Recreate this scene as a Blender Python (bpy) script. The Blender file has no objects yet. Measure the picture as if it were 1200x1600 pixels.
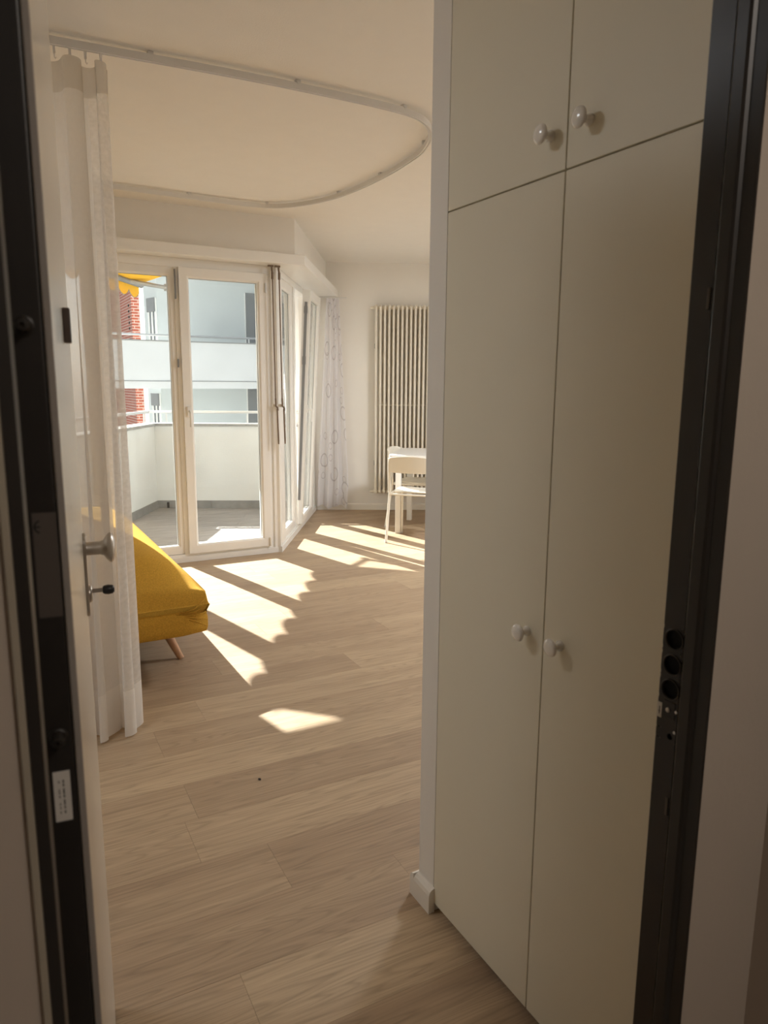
import bpy, bmesh, math, random
from math import sin, cos, pi, radians, hypot, atan2
from mathutils import Vector, Matrix

random.seed(7)
S = bpy.context.scene
COL = S.collection

# ------------------------------------------------------------------ camera, sky, sun, exposure
FPX = 1125.0
CAMH = 1.38
yaw, pitch, roll = radians(29.0), radians(10.1), radians(0.4)
cam = bpy.data.cameras.new('camera')
cam.sensor_fit = 'HORIZONTAL'; cam.sensor_width = 36.0
cam.lens = 36.0 * FPX / 1200.0
cam.clip_start = 0.02; cam.clip_end = 300
cam.dof.use_dof = True; cam.dof.focus_distance = 4.5; cam.dof.aperture_fstop = 11.0
co = bpy.data.objects.new('camera', cam); COL.objects.link(co)
F = Vector((sin(yaw) * cos(pitch), cos(yaw) * cos(pitch), -sin(pitch)))
R = Vector((cos(yaw), -sin(yaw), 0)); U = R.cross(F)
R2 = R * cos(roll) + U * sin(roll); U2 = -R * sin(roll) + U * cos(roll)
m = Matrix((R2, U2, -F)).transposed().to_4x4(); m.translation = (0, 0, CAMH)
co.matrix_world = m
S.camera = co

SUN_EL = math.atan(0.69)
SUN_H = Vector((0.205, -0.979, 0)).normalized()          # horizontal travel of the light
w = bpy.data.worlds.new('world'); S.world = w; w.use_nodes = True
nt = w.node_tree; nt.nodes.clear()
sky = nt.nodes.new('ShaderNodeTexSky'); sky.sky_type = 'NISHITA'
sky.sun_disc = False; sky.sun_elevation = SUN_EL
sky.sun_rotation = atan2(-SUN_H.x, -SUN_H.y); sky.air_density = 1.0; sky.dust_density = 1.5
bg = nt.nodes.new('ShaderNodeBackground'); bg.inputs['Strength'].default_value = 0.215
hs = nt.nodes.new('ShaderNodeHueSaturation'); hs.inputs['Saturation'].default_value = 0.35
wo = nt.nodes.new('ShaderNodeOutputWorld')
nt.links.new(sky.outputs[0], hs.inputs['Color']); nt.links.new(hs.outputs[0], bg.inputs[0]); nt.links.new(bg.outputs[0], wo.inputs[0])

sl = bpy.data.lights.new('sun', 'SUN'); sl.energy = 20.0; sl.angle = radians(0.53); sl.color = (1.0, 0.955, 0.89)
so = bpy.data.objects.new('sun', sl); COL.objects.link(so)
d = Vector((SUN_H.x * cos(SUN_EL), SUN_H.y * cos(SUN_EL), -sin(SUN_EL)))
so.rotation_euler = d.to_track_quat('-Z', 'Y').to_euler(); so.location = (-4, 20, 14)

S.view_settings.view_transform = 'Standard'; S.view_settings.look = 'None'
S.view_settings.gamma = 1.0; S.view_settings.use_curve_mapping = False
S.view_settings.exposure = 0.12
S.cycles.max_bounces = 16; S.cycles.diffuse_bounces = 10; S.cycles.glossy_bounces = 5
S.cycles.transparent_max_bounces = 24; S.cycles.transmission_bounces = 8
S.cycles.sample_clamp_indirect = 6.0
S.cycles.use_denoising = True

# ------------------------------------------------------------------ materials
MATS = {}
def node(nt, t, **kw):
    n = nt.nodes.new(t)
    for k, v in kw.items():
        setattr(n, k, v)
    return n

def mat(name, color, rough=0.6, metal=0.0, spec=0.5, noise=0.0, scale=8.0, bump=0.0, bscale=120.0, coat=0.0, stretch=None):
    if name in MATS: return MATS[name]
    m = bpy.data.materials.new(name); m.use_nodes = True
    nt = m.node_tree; b = nt.nodes['Principled BSDF']
    b.inputs['Base Color'].default_value = (*color, 1); b.inputs['Roughness'].default_value = rough
    b.inputs['Metallic'].default_value = metal; b.inputs['Specular IOR Level'].default_value = spec
    b.inputs['Coat Weight'].default_value = coat
    tc = node(nt, 'ShaderNodeTexCoord')
    src = tc.outputs['Object']
    if stretch:
        mp = node(nt, 'ShaderNodeMapping'); mp.inputs['Scale'].default_value = stretch
        nt.links.new(src, mp.inputs[0]); src = mp.outputs[0]
    if noise > 0:
        n = node(nt, 'ShaderNodeTexNoise'); n.inputs['Scale'].default_value = scale; n.inputs['Detail'].default_value = 5
        nt.links.new(src, n.inputs['Vector'])
        r = node(nt, 'ShaderNodeMapRange'); r.inputs[1].default_value = 0.3; r.inputs[2].default_value = 0.7
        r.inputs[3].default_value = 1 - noise; r.inputs[4].default_value = 1 + noise
        nt.links.new(n.outputs[0], r.inputs[0])
        mx = node(nt, 'ShaderNodeMix', data_type='RGBA', blend_type='MULTIPLY'); mx.inputs[0].default_value = 1
        mx.inputs[6].default_value = (*color, 1); nt.links.new(r.outputs[0], mx.inputs[7])
        nt.links.new(mx.outputs[2], b.inputs['Base Color'])
    if bump > 0:
        n2 = node(nt, 'ShaderNodeTexNoise'); n2.inputs['Scale'].default_value = bscale; n2.inputs['Detail'].default_value = 4
        nt.links.new(src, n2.inputs['Vector'])
        bp = node(nt, 'ShaderNodeBump'); bp.inputs['Strength'].default_value = bump; bp.inputs['Distance'].default_value = 0.004
        nt.links.new(n2.outputs[0], bp.inputs['Height']); nt.links.new(bp.outputs[0], b.inputs['Normal'])
    MATS[name] = m
    return m

def wood_mat():
    m = bpy.data.materials.new('oak_plank'); m.use_nodes = True; nt = m.node_tree; b = nt.nodes['Principled BSDF']
    tc = node(nt, 'ShaderNodeTexCoord'); oi = node(nt, 'ShaderNodeObjectInfo')
    off = node(nt, 'ShaderNodeVectorMath', operation='MULTIPLY_ADD')
    cmb = node(nt, 'ShaderNodeCombineXYZ')
    for i in range(3): nt.links.new(oi.outputs['Random'], cmb.inputs[i])
    nt.links.new(cmb.outputs[0], off.inputs[0]); off.inputs[1].default_value = (37, 19, 53); nt.links.new(tc.outputs['Object'], off.inputs[2])
    # cathedral grain: warped bands
    mp = node(nt, 'ShaderNodeMapping'); mp.inputs['Scale'].default_value = (0.55, 8.0, 1.0)
    nt.links.new(off.outputs[0], mp.inputs[0])
    n1 = node(nt, 'ShaderNodeTexNoise'); n1.inputs['Scale'].default_value = 1.3; n1.inputs['Detail'].default_value = 2.0; n1.inputs['Distortion'].default_value = 0.12
    nt.links.new(mp.outputs[0], n1.inputs['Vector'])
    mul = node(nt, 'ShaderNodeMath', operation='MULTIPLY'); mul.inputs[1].default_value = 24.0
    nt.links.new(n1.outputs[0], mul.inputs[0])
    fr = node(nt, 'ShaderNodeMath', operation='FRACT'); nt.links.new(mul.outputs[0], fr.inputs[0])
    rmp = node(nt, 'ShaderNodeValToRGB'); cr = rmp.color_ramp
    cr.elements[0].position = 0.0; cr.elements[0].color = (0.55, 0.55, 0.55, 1)
    cr.elements[1].position = 0.35; cr.elements[1].color = (1, 1, 1, 1)
    e = cr.elements.new(0.85); e.color = (0.95, 0.95, 0.95, 1); e = cr.elements.new(1.0); e.color = (0.6, 0.6, 0.6, 1)
    nt.links.new(fr.outputs[0], rmp.inputs[0])
    # fine fibres
    mp2 = node(nt, 'ShaderNodeMapping'); mp2.inputs['Scale'].default_value = (5.0, 160.0, 1.0)
    nt.links.new(off.outputs[0], mp2.inputs[0])
    n2 = node(nt, 'ShaderNodeTexNoise'); n2.inputs['Scale'].default_value = 1.0; n2.inputs['Detail'].default_value = 4
    nt.links.new(mp2.outputs[0], n2.inputs['Vector'])
    mp3 = node(nt, 'ShaderNodeMapping'); mp3.inputs['Scale'].default_value = (0.8, 10.0, 1.0)
    nt.links.new(off.outputs[0], mp3.inputs[0])
    n3 = node(nt, 'ShaderNodeTexNoise'); n3.inputs['Scale'].default_value = 1.0; n3.inputs['Detail'].default_value = 3
    nt.links.new(mp3.outputs[0], n3.inputs['Vector'])
    # tone: random per plank + streaks
    tone = node(nt, 'ShaderNodeValToRGB'); tr = tone.color_ramp
    tr.elements[0].position = 0.25; tr.elements[0].color = (0.355, 0.250, 0.162, 1)
    tr.elements[1].position = 0.78; tr.elements[1].color = (0.53, 0.402, 0.262, 1)
    a1 = node(nt, 'ShaderNodeMath', operation='MULTIPLY_ADD'); a1.inputs[1].default_value = 0.30
    nt.links.new(oi.outputs['Random'], a1.inputs[0])
    a2 = node(nt, 'ShaderNodeMath', operation='MULTIPLY'); a2.inputs[1].default_value = 0.6
    nt.links.new(n3.outputs[0], a2.inputs[0]); nt.links.new(a2.outputs[0], a1.inputs[2]); nt.links.new(a1.outputs[0], tone.inputs[0])
    g = node(nt, 'ShaderNodeMix', data_type='RGBA', blend_type='MULTIPLY'); g.inputs[0].default_value = 0.46
    nt.links.new(tone.outputs[0], g.inputs[6]); nt.links.new(rmp.outputs[0], g.inputs[7])
    r2 = node(nt, 'ShaderNodeMapRange'); r2.inputs[1].default_value = 0.3; r2.inputs[2].default_value = 0.7; r2.inputs[3].default_value = 0.86; r2.inputs[4].default_value = 1.1
    nt.links.new(n2.outputs[0], r2.inputs[0])
    g2 = node(nt, 'ShaderNodeMix', data_type='RGBA', blend_type='MULTIPLY'); g2.inputs[0].default_value = 1
    nt.links.new(g.outputs[2], g2.inputs[6]); nt.links.new(r2.outputs[0], g2.inputs[7])
    nt.links.new(g2.outputs[2], b.inputs['Base Color'])
    b.inputs['Roughness'].default_value = 0.5; b.inputs['Specular IOR Level'].default_value = 0.4
    bp = node(nt, 'ShaderNodeBump'); bp.inputs['Strength'].default_value = 0.15; bp.inputs['Distance'].default_value = 0.001
    nt.links.new(n2.outputs[0], bp.inputs['Height']); nt.links.new(bp.outputs[0], b.inputs['Normal'])
    return m

def glass_mat():
    m = bpy.data.materials.new('window_glass'); m.use_nodes = True; nt = m.node_tree; nt.nodes.clear()
    o = node(nt, 'ShaderNodeOutputMaterial'); t = node(nt, 'ShaderNodeBsdfTransparent'); g = node(nt, 'ShaderNodeBsdfGlossy')
    t.inputs[0].default_value = (0.93, 0.955, 0.95, 1); g.inputs['Roughness'].default_value = 0.02
    f = node(nt, 'ShaderNodeFresnel'); gm = node(nt, 'ShaderNodeNewGeometry')
    ir = node(nt, 'ShaderNodeMapRange'); ir.inputs[3].default_value = 1.45; ir.inputs[4].default_value = 1 / 1.45     # same pane reflectance from both sides
    nt.links.new(gm.outputs['Backfacing'], ir.inputs[0]); nt.links.new(ir.outputs[0], f.inputs[0])
    mx = node(nt, 'ShaderNodeMixShader')
    nt.links.new(f.outputs[0], mx.inputs[0]); nt.links.new(t.outputs[0], mx.inputs[1]); nt.links.new(g.outputs[0], mx.inputs[2]); nt.links.new(mx.outputs[0], o.inputs[0])
    return m

def cloth_mat(name, color, trans, transl=0.5, rings=False, weave=900):
    m = bpy.data.materials.new(name); m.use_nodes = True; nt = m.node_tree; nt.nodes.clear()
    o = node(nt, 'ShaderNodeOutputMaterial'); t = node(nt, 'ShaderNodeBsdfTransparent'); df = node(nt, 'ShaderNodeBsdfDiffuse'); tl = node(nt, 'ShaderNodeBsdfTranslucent')
    tc = node(nt, 'ShaderNodeTexCoord')
    csock = None
    if rings:
        mp = node(nt, 'ShaderNodeMapping'); mp.inputs['Scale'].default_value = (4.2, 4.2, 4.2)
        nt.links.new(tc.outputs['UV'], mp.inputs[0])
        prev = None
        for k, (rad, wd, sc) in enumerate(((0.30, 0.035, 1.0), (0.24, 0.028, 1.6))):
            v = node(nt, 'ShaderNodeTexVoronoi', voronoi_dimensions='2D'); v.inputs['Scale'].default_value = sc; v.inputs['Randomness'].default_value = 0.8
            nt.links.new(mp.outputs[0], v.inputs['Vector'])
            s1 = node(nt, 'ShaderNodeMath', operation='SUBTRACT'); s1.inputs[1].default_value = rad; nt.links.new(v.outputs['Distance'], s1.inputs[0])
            ab = node(nt, 'ShaderNodeMath', operation='ABSOLUTE'); nt.links.new(s1.outputs[0], ab.inputs[0])
            ls = node(nt, 'ShaderNodeMath', operation='LESS_THAN'); ls.inputs[1].default_value = wd; nt.links.new(ab.outputs[0], ls.inputs[0])
            # only some cells carry a ring
            sx = node(nt, 'ShaderNodeSeparateColor'); nt.links.new(v.outputs['Color'], sx.inputs[0])
            gt = node(nt, 'ShaderNodeMath', operation='GREATER_THAN'); gt.inputs[1].default_value = 0.45 + 0.25 * k; nt.links.new(sx.outputs[0], gt.inputs[0])
            ml = node(nt, 'ShaderNodeMath', operation='MULTIPLY'); nt.links.new(ls.outputs[0], ml.inputs[0]); nt.links.new(gt.outputs[0], ml.inputs[1])
            if prev is None: prev = ml
            else:
                mxx = node(nt, 'ShaderNodeMath', operation='MAXIMUM'); nt.links.new(prev.outputs[0], mxx.inputs[0]); nt.links.new(ml.outputs[0], mxx.inputs[1]); prev = mxx
        cm = node(nt, 'ShaderNodeMix', data_type='RGBA'); cm.inputs[6].default_value = (*color, 1); cm.inputs[7].default_value = (0.40, 0.36, 0.38, 1)
        hl = node(nt, 'ShaderNodeMath', operation='MULTIPLY'); hl.inputs[1].default_value = 0.42; nt.links.new(prev.outputs[0], hl.inputs[0])
        nt.links.new(hl.outputs[0], cm.inputs[0]); csock = cm.outputs[2]
    for n in (df, tl):
        n.inputs[0].default_value = (*color, 1)
        if csock: nt.links.new(csock, n.inputs[0])
    m1 = node(nt, 'ShaderNodeMixShader'); m1.inputs[0].default_value = transl
    nt.links.new(df.outputs[0], m1.inputs[1]); nt.links.new(tl.outputs[0], m1.inputs[2])
    m2 = node(nt, 'ShaderNodeMixShader'); nt.links.new(m1.outputs[0], m2.inputs[1]); nt.links.new(t.outputs[0], m2.inputs[2])
    nz = node(nt, 'ShaderNodeTexNoise'); nz.inputs['Scale'].default_value = 60; nt.links.new(tc.outputs['UV'], nz.inputs['Vector'])
    rg = node(nt, 'ShaderNodeMapRange'); rg.inputs[1].default_value = 0.3; rg.inputs[2].default_value = 0.7; rg.inputs[3].default_value = trans * 0.85; rg.inputs[4].default_value = min(1, trans * 1.15)
    nt.links.new(nz.outputs[0], rg.inputs[0]); nt.links.new(rg.outputs[0], m2.inputs[0])
    nt.links.new(m2.outputs[0], o.inputs[0])
    return m

def brick_mat():
    m = bpy.data.materials.new('red_brick'); m.use_nodes = True; nt = m.node_tree; b = nt.nodes['Principled BSDF']
    tc = node(nt, 'ShaderNodeTexCoord'); mp = node(nt, 'ShaderNodeMapping'); mp.inputs['Rotation'].default_value = (radians(90), 0, 0)
    sp = node(nt, 'ShaderNodeSeparateXYZ'); nt.links.new(tc.outputs['Object'], sp.inputs[0])
    ad = node(nt, 'ShaderNodeMath', operation='ADD'); nt.links.new(sp.outputs[0], ad.inputs[0]); nt.links.new(sp.outputs[1], ad.inputs[1])
    cb = node(nt, 'ShaderNodeCombineXYZ'); nt.links.new(ad.outputs[0], cb.inputs[0]); nt.links.new(sp.outputs[2], cb.inputs[1])
    br = node(nt, 'ShaderNodeTexBrick'); nt.links.new(cb.outputs[0], br.inputs['Vector'])
    br.inputs['Color1'].default_value = (0.42, 0.10, 0.055, 1); br.inputs['Color2'].default_value = (0.33, 0.075, 0.045, 1); br.inputs['Mortar'].default_value = (0.55, 0.40, 0.34, 1)
    br.inputs['Scale'].default_value = 1.0; br.inputs['Mortar Size'].default_value = 0.012; br.inputs['Brick Width'].default_value = 0.25; br.inputs['Row Height'].default_value = 0.08
    nt.links.new(br.outputs[0], b.inputs['Base Color']); b.inputs['Roughness'].default_value = 0.85
    return m

def emit_mat(name, color, strength):
    m = bpy.data.materials.new(name); m.use_nodes = True; nt = m.node_tree; b = nt.nodes['Principled BSDF']
    b.inputs['Base Color'].default_value = (*color, 1); b.inputs['Emission Color'].default_value = (*color, 1); b.inputs['Emission Strength'].default_value = strength
    return m

WALL = mat('plaster_white', (0.80, 0.775, 0.73), 0.85, bump=0.12, bscale=140, noise=0.015, scale=3)
CEIL = mat('ceiling_white', (0.81, 0.785, 0.74), 0.9, bump=0.25, bscale=170, noise=0.01)
HALLW = mat('hall_plaster', (0.44, 0.38, 0.318), 0.85, bump=0.1, bscale=90, noise=0.03, scale=4)
WHITE = mat('white_pvc', (0.80, 0.79, 0.76), 0.35, noise=0.01)
WARD = mat('wardrobe_white', (0.74, 0.70, 0.575), 0.5, noise=0.012, scale=5)
LACQ = mat('white_paint', (0.78, 0.75, 0.69), 0.4, noise=0.01)
PORC = mat('porcelain_white', (0.84, 0.82, 0.78), 0.15, coat=0.5)
GLASS = glass_mat()
OAK = wood_mat()
BLACKST = mat('black_painted_steel', (0.016, 0.013, 0.011), 0.45, noise=0.1, scale=30)
DARKST = mat('dark_brown_steel', (0.017, 0.0135, 0.0105), 0.42, noise=0.08, scale=30)
VOID = mat('dark_void', (0.004, 0.004, 0.004), 0.9, noise=0.1)
DOORW = mat('door_panel_lacquer', (0.66, 0.62, 0.55), 0.28, coat=0.3, noise=0.02, scale=20, stretch=(8, 8, 0.4))
NICKEL = mat('satin_nickel', (0.50, 0.46, 0.41), 0.35, metal=0.9, noise=0.03)
ALU = mat('aluminium', (0.66, 0.66, 0.66), 0.35, metal=0.7, noise=0.03)
RAILW = mat('rail_white', (0.70, 0.69, 0.67), 0.4, noise=0.02)
BROWNM = mat('bronze_rod', (0.20, 0.15, 0.11), 0.4, metal=0.3, noise=0.05)
RADM = mat('radiator_enamel', (0.78, 0.73, 0.63), 0.35, noise=0.01)
PLAST = mat('chair_white', (0.82, 0.79, 0.70), 0.35, noise=0.01)
TABLE = mat('table_white', (0.82, 0.81, 0.78), 0.3, noise=0.01)
MUST = mat('mustard_fabric', (0.57, 0.325, 0.05), 0.95, spec=0.1, noise=0.16, scale=180, bump=0.35, bscale=400)
BEECH = mat('beech_leg', (0.52, 0.30, 0.17), 0.45, noise=0.1, scale=10, stretch=(6, 6, 1))
BLACKP = mat('black_plastic', (0.012, 0.012, 0.013), 0.4, noise=0.05)
RENDER = mat('balcony_render', (0.76, 0.77, 0.76), 0.9, bump=0.3, bscale=80, noise=0.04, scale=3)
GRANITE = mat('granite_cap', (0.34, 0.34, 0.33), 0.7, noise=0.25, scale=120)
TILE = mat('grey_wood_tile', (0.34, 0.32, 0.31), 0.55, noise=0.22, scale=3, stretch=(1, 12, 1))
SKIRT = mat('grey_skirting_tile', (0.27, 0.265, 0.26), 0.6, noise=0.15, scale=8)
NEIGH = mat('neighbour_render', (0.60, 0.63, 0.63), 0.9, noise=0.03, scale=2)
NEIGHP = mat('neighbour_parapet', (0.80, 0.80, 0.79), 0.9, noise=0.03, scale=2)
SHUT = mat('shutter_grey', (0.22, 0.225, 0.23), 0.6, noise=0.05)
YELL = mat('awning_yellow', (0.86, 0.46, 0.015), 0.8, noise=0.04, scale=20)
BRICK = brick_mat()
GROUND = mat('asphalt_ground', (0.22, 0.22, 0.21), 0.9, noise=0.2, scale=2)
STICKW = mat('sticker_white', (0.62, 0.59, 0.54), 0.5, noise=0.03)
STICKD = mat('sticker_grey', (0.085, 0.07, 0.06), 0.5, noise=0.05)
INK = mat('ink_black', (0.01, 0.01, 0.01), 0.6, noise=0.05)
BUGM = mat('crumb_dark', (0.02, 0.012, 0.008), 0.7, noise=0.2, scale=300)
SHEER = cloth_mat('sheer_voile', (0.84, 0.815, 0.78), 0.09, 0.5)
SHEER1 = cloth_mat('sheer_voile_single', (0.84, 0.815, 0.78), 0.34, 0.5)
HEM = cloth_mat('sheer_voile_double', (0.86, 0.83, 0.79), 0.04, 0.4)
TAPE = cloth_mat('curtain_tape', (0.70, 0.66, 0.60), 0.06, 0.45)
RINGC = cloth_mat('ring_print_voile', (0.88, 0.87, 0.89), 0.04, 0.5, rings=True)
ROADG = mat('hall_stone', (0.32, 0.28, 0.24), 0.6, noise=0.15, scale=20)

# ------------------------------------------------------------------ mesh helpers
XF = {}
def base_mat(loc=(0, 0, 0), rz=0.0):
    return Matrix.Translation(loc) @ Matrix.Rotation(rz, 4, 'Z')

def thing(name, label, cat, loc=(0, 0, 0), rz=0.0, group=None, kind=None):
    o = bpy.data.objects.new(name, None); COL.objects.link(o); o.empty_display_size = 0.05
    o.location = loc; o.rotation_euler = (0, 0, rz); XF[o] = base_mat(loc, rz)
    tag(o, label, cat, group, kind); return o

def tag(o, label=None, cat=None, group=None, kind=None):
    if label: o['label'] = label
    if cat: o['category'] = cat
    if group: o['group'] = group
    if kind: o['kind'] = kind
    return o

class MB:
    def __init__(s): s.v = []; s.f = []; s.uv = None
    def add(s, vs, fs):
        k = len(s.v); s.v += [tuple(p) for p in vs]; s.f += [tuple(i + k for i in f) for f in fs]; return s
    def box(s, x0, x1, y0, y1, z0, z1, M=None):
        vs = [Vector((x, y, z)) for z in (z0, z1) for y in (y0, y1) for x in (x0, x1)]
        if M: vs = [M @ p for p in vs]
        return s.add(vs, [(0, 2, 3, 1), (4, 5, 7, 6), (0, 1, 5, 4), (2, 6, 7, 3), (0, 4, 6, 2), (1, 3, 7, 5)])
    def prism(s, poly, z0, z1, M=None):
        n = len(poly)
        area = sum(poly[i][0] * poly[(i + 1) % n][1] - poly[(i + 1) % n][0] * poly[i][1] for i in range(n))
        if area < 0: poly = poly[::-1]
        vs = [Vector((x, y, z0)) for x, y in poly] + [Vector((x, y, z1)) for x, y in poly]
        if M: vs = [M @ p for p in vs]
        fs = [tuple(range(n))[::-1], tuple(range(n, 2 * n))] + [(i, (i + 1) % n, n + (i + 1) % n, n + i) for i in range(n)]
        return s.add(vs, fs)
    def tube(s, path, r, n=10, cap=True):
        path = [Vector(p) for p in path]; rr = r if isinstance(r, (list, tuple)) else [r] * len(path)
        rings = []; up = None
        for i, p in enumerate(path):
            t = (path[min(i + 1, len(path) - 1)] - path[max(i - 1, 0)]).normalized()
            if up is None:
                up = t.orthogonal().normalized()
            up = (up - t * up.dot(t)).normalized(); b = t.cross(up)
            rings.append([p + (up * cos(2 * pi * j / n) + b * sin(2 * pi * j / n)) * rr[i] for j in range(n)])
        vs = [q for rg in rings for q in rg]; fs = []
        for i in range(len(path) - 1):
            for j in range(n):
                a, b2 = i * n + j, i * n + (j + 1) % n
                fs.append((a, b2, b2 + n, a + n))
        if cap:
            fs.append(tuple(range(n))[::-1]); fs.append(tuple(range((len(path) - 1) * n, len(path) * n)))
        return s.add(vs, fs)
    def lathe(s, prof, M, n=20, cap=True):
        # prof: (r, h) about local z of M
        vs = []; fs = []
        for r, h in prof:
            for j in range(n): vs.append(M @ Vector((r * cos(2 * pi * j / n), r * sin(2 * pi * j / n), h)))
        for i in range(len(prof) - 1):
            for j in range(n):
                a, b = i * n + j, i * n + (j + 1) % n
                fs.append((a, b, b + n, a + n))
        if cap: fs.append(tuple(range(n))[::-1]); fs.append(tuple(range((len(prof) - 1) * n, len(prof) * n)))
        return s.add(vs, fs)
    def frame(s, x0, x1, z0, z1, prof, M=None):
        # rectangular ring in the xz plane; prof = closed list of (inset, y)
        n = len(prof); vs = []
        for cx, cz, sx, sz in ((x0, z0, 1, 1), (x1, z0, -1, 1), (x1, z1, -1, -1), (x0, z1, 1, -1)):
            for i, y in prof: vs.append(Vector((cx + sx * i, y, cz + sz * i)))
        if M: vs = [M @ p for p in vs]
        fs = []
        for c in range(4):
            for j in range(n):
                a = c * n + j; b = c * n + (j + 1) % n; c2 = ((c + 1) % 4) * n
                fs.append((a, b, c2 + (j + 1) % n, c2 + j))
        return s.add(vs, fs)
    def sweep(s, path, prof, cap=True):
        # prof (side, up) swept along a level path
        path = [Vector(p) for p in path]; n = len(prof); vs = []; fs = []
        for i, p in enumerate(path):
            t = (path[min(i + 1, len(path) - 1)] - path[max(i - 1, 0)]).normalized(); sd = Vector((t.y, -t.x, 0)).normalized()
            for a, b in prof: vs.append(p + sd * a + Vector((0, 0, b)))
        for i in range(len(path) - 1):
            for j in range(n):
                a, b2 = i * n + j, i * n + (j + 1) % n; fs.append((a, b2, b2 + n, a + n))
        if cap: fs.append(tuple(range(n))[::-1]); fs.append(tuple(range((len(path) - 1) * n, len(path) * n)))
        return s.add(vs, fs)
    def build(s, name, material, parent=None, world=False, bevel=0.0, smooth=False, seg=2, sub=0, uv=None, solid=0.0):
        me = bpy.data.meshes.new(name)
        vs = s.v
        if parent is not None and world:
            inv = XF[parent].inverted(); vs = [tuple(inv @ Vector(p)) for p in vs]
        me.from_pydata(vs, [], s.f); me.update()
        bm = bmesh.new(); bm.from_mesh(me); bmesh.ops.recalc_face_normals(bm, faces=bm.faces); bm.to_mesh(me); bm.free()
        if uv:
            ul = me.uv_layers.new(name='uv')
            for lp in me.loops: ul.data[lp.index].uv = uv[lp.vertex_index]
        me.materials.append(material)
        if smooth:
            for p in me.polygons: p.use_smooth = True
        o = bpy.data.objects.new(name, me); COL.objects.link(o)
        if parent is not None:
            o.parent = parent; XF[o] = XF[parent]
        else: XF[o] = Matrix.Identity(4)
        if bevel > 0:
            b = o.modifiers.new('bevel', 'BEVEL'); b.width = bevel; b.segments = seg; b.limit_method = 'ANGLE'; b.angle_limit = radians(40)
        if solid: 
            q = o.modifiers.new('solid', 'SOLIDIFY'); q.thickness = solid; q.offset = 0
        if sub:
            q = o.modifiers.new('sub', 'SUBSURF'); q.levels = sub; q.render_levels = sub
        return o

def smooth_angle(o, deg=40):
    for p in o.data.polygons: p.use_smooth = True
    bm = bmesh.new(); bm.from_mesh(o.data)
    for e in bm.edges:
        if len(e.link_faces) == 2 and e.calc_face_angle(0) > radians(deg): e.smooth = False
    bm.to_mesh(o.data); bm.free(); return o

def axisM(p, dirv):
    z = Vector(dirv).normalized(); x = z.orthogonal().normalized(); y = z.cross(x)
    M = Matrix((x, y, z)).transposed().to_4x4(); M.translation = p; return M

def catmull(pts, k=8):
    pts = [Vector(p) for p in pts]; out = []
    for i in range(len(pts) - 1):
        p0 = pts[max(i - 1, 0)]; p1 = pts[i]; p2 = pts[i + 1]; p3 = pts[min(i + 2, len(pts) - 1)]
        for j in range(k):
            t = j / k
            out.append(0.5 * ((2 * p1) + (-p0 + p2) * t + (2 * p0 - 5 * p1 + 4 * p2 - p3) * t * t + (-p0 + 3 * p1 - 3 * p2 + p3) * t ** 3))
    out.append(pts[-1]); return out

def clip(poly, a, b, c):          # keep a*x+b*y<=c
    out = []
    for i in range(len(poly)):
        p, q = poly[i], poly[(i + 1) % len(poly)]; dp = a * p[0] + b * p[1] - c; dq = a * q[0] + b * q[1] - c
        if dp <= 0: out.append(p)
        if dp * dq < 0:
            t = dp / (dp - dq); out.append((p[0] + (q[0] - p[0]) * t, p[1] + (q[1] - p[1]) * t))
    return out

# ------------------------------------------------------------------ geometry of the place
H = 2.63                                   # ceiling
WY = 5.55                                  # french window plane
C0 = Vector((2.09, 5.52)); BAZ = radians(31.5)
BU = Vector((sin(BAZ), cos(BAZ))); BN = Vector((cos(BAZ), -sin(BAZ)))       # along bay, into the room
CA = C0 + BU * 2.04                        # far corner bay / radiator wall
RAZ = radians(117.0); RU = Vector((sin(RAZ), cos(RAZ))); RN = Vector((-RU.y, RU.x)) * 1.0   # RN points outward (away from room)
if RN.y < 0: RN = -RN
XL, XR = -1.5, 5.2
YE0, YE1 = 0.592, 0.672                    # entrance wall
LJ, RJ = 0.0114, 0.833                     # jambs
WX = 0.945                                 # wardrobe door plane
YP0, YP1 = 1.421, 1.493                    # partition beside the wardrobe

def in_room_pieces(poly):
    out = []
    p = poly
    for h in ((-1, 0, -XL), (1, 0, XR), (0, -1, -YE0 + 0.0), (0, 1, 5.54)):
        p = clip(p, *h)
        if len(p) < 3: break
    if len(p) >= 3: out.append(p)
    p = clip(poly, 0, -1, -5.54)
    for h in ((1, 0, XR), (-BN.x, -BN.y, -(BN.x * C0.x + BN.y * C0.y) + 0.02), (RN.x, RN.y, RN.x * CA.x + RN.y * CA.y)):
        if len(p) < 3: break
        p = clip(p, *h)
    if len(p) >= 3: out.append(p)
    return out

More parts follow.
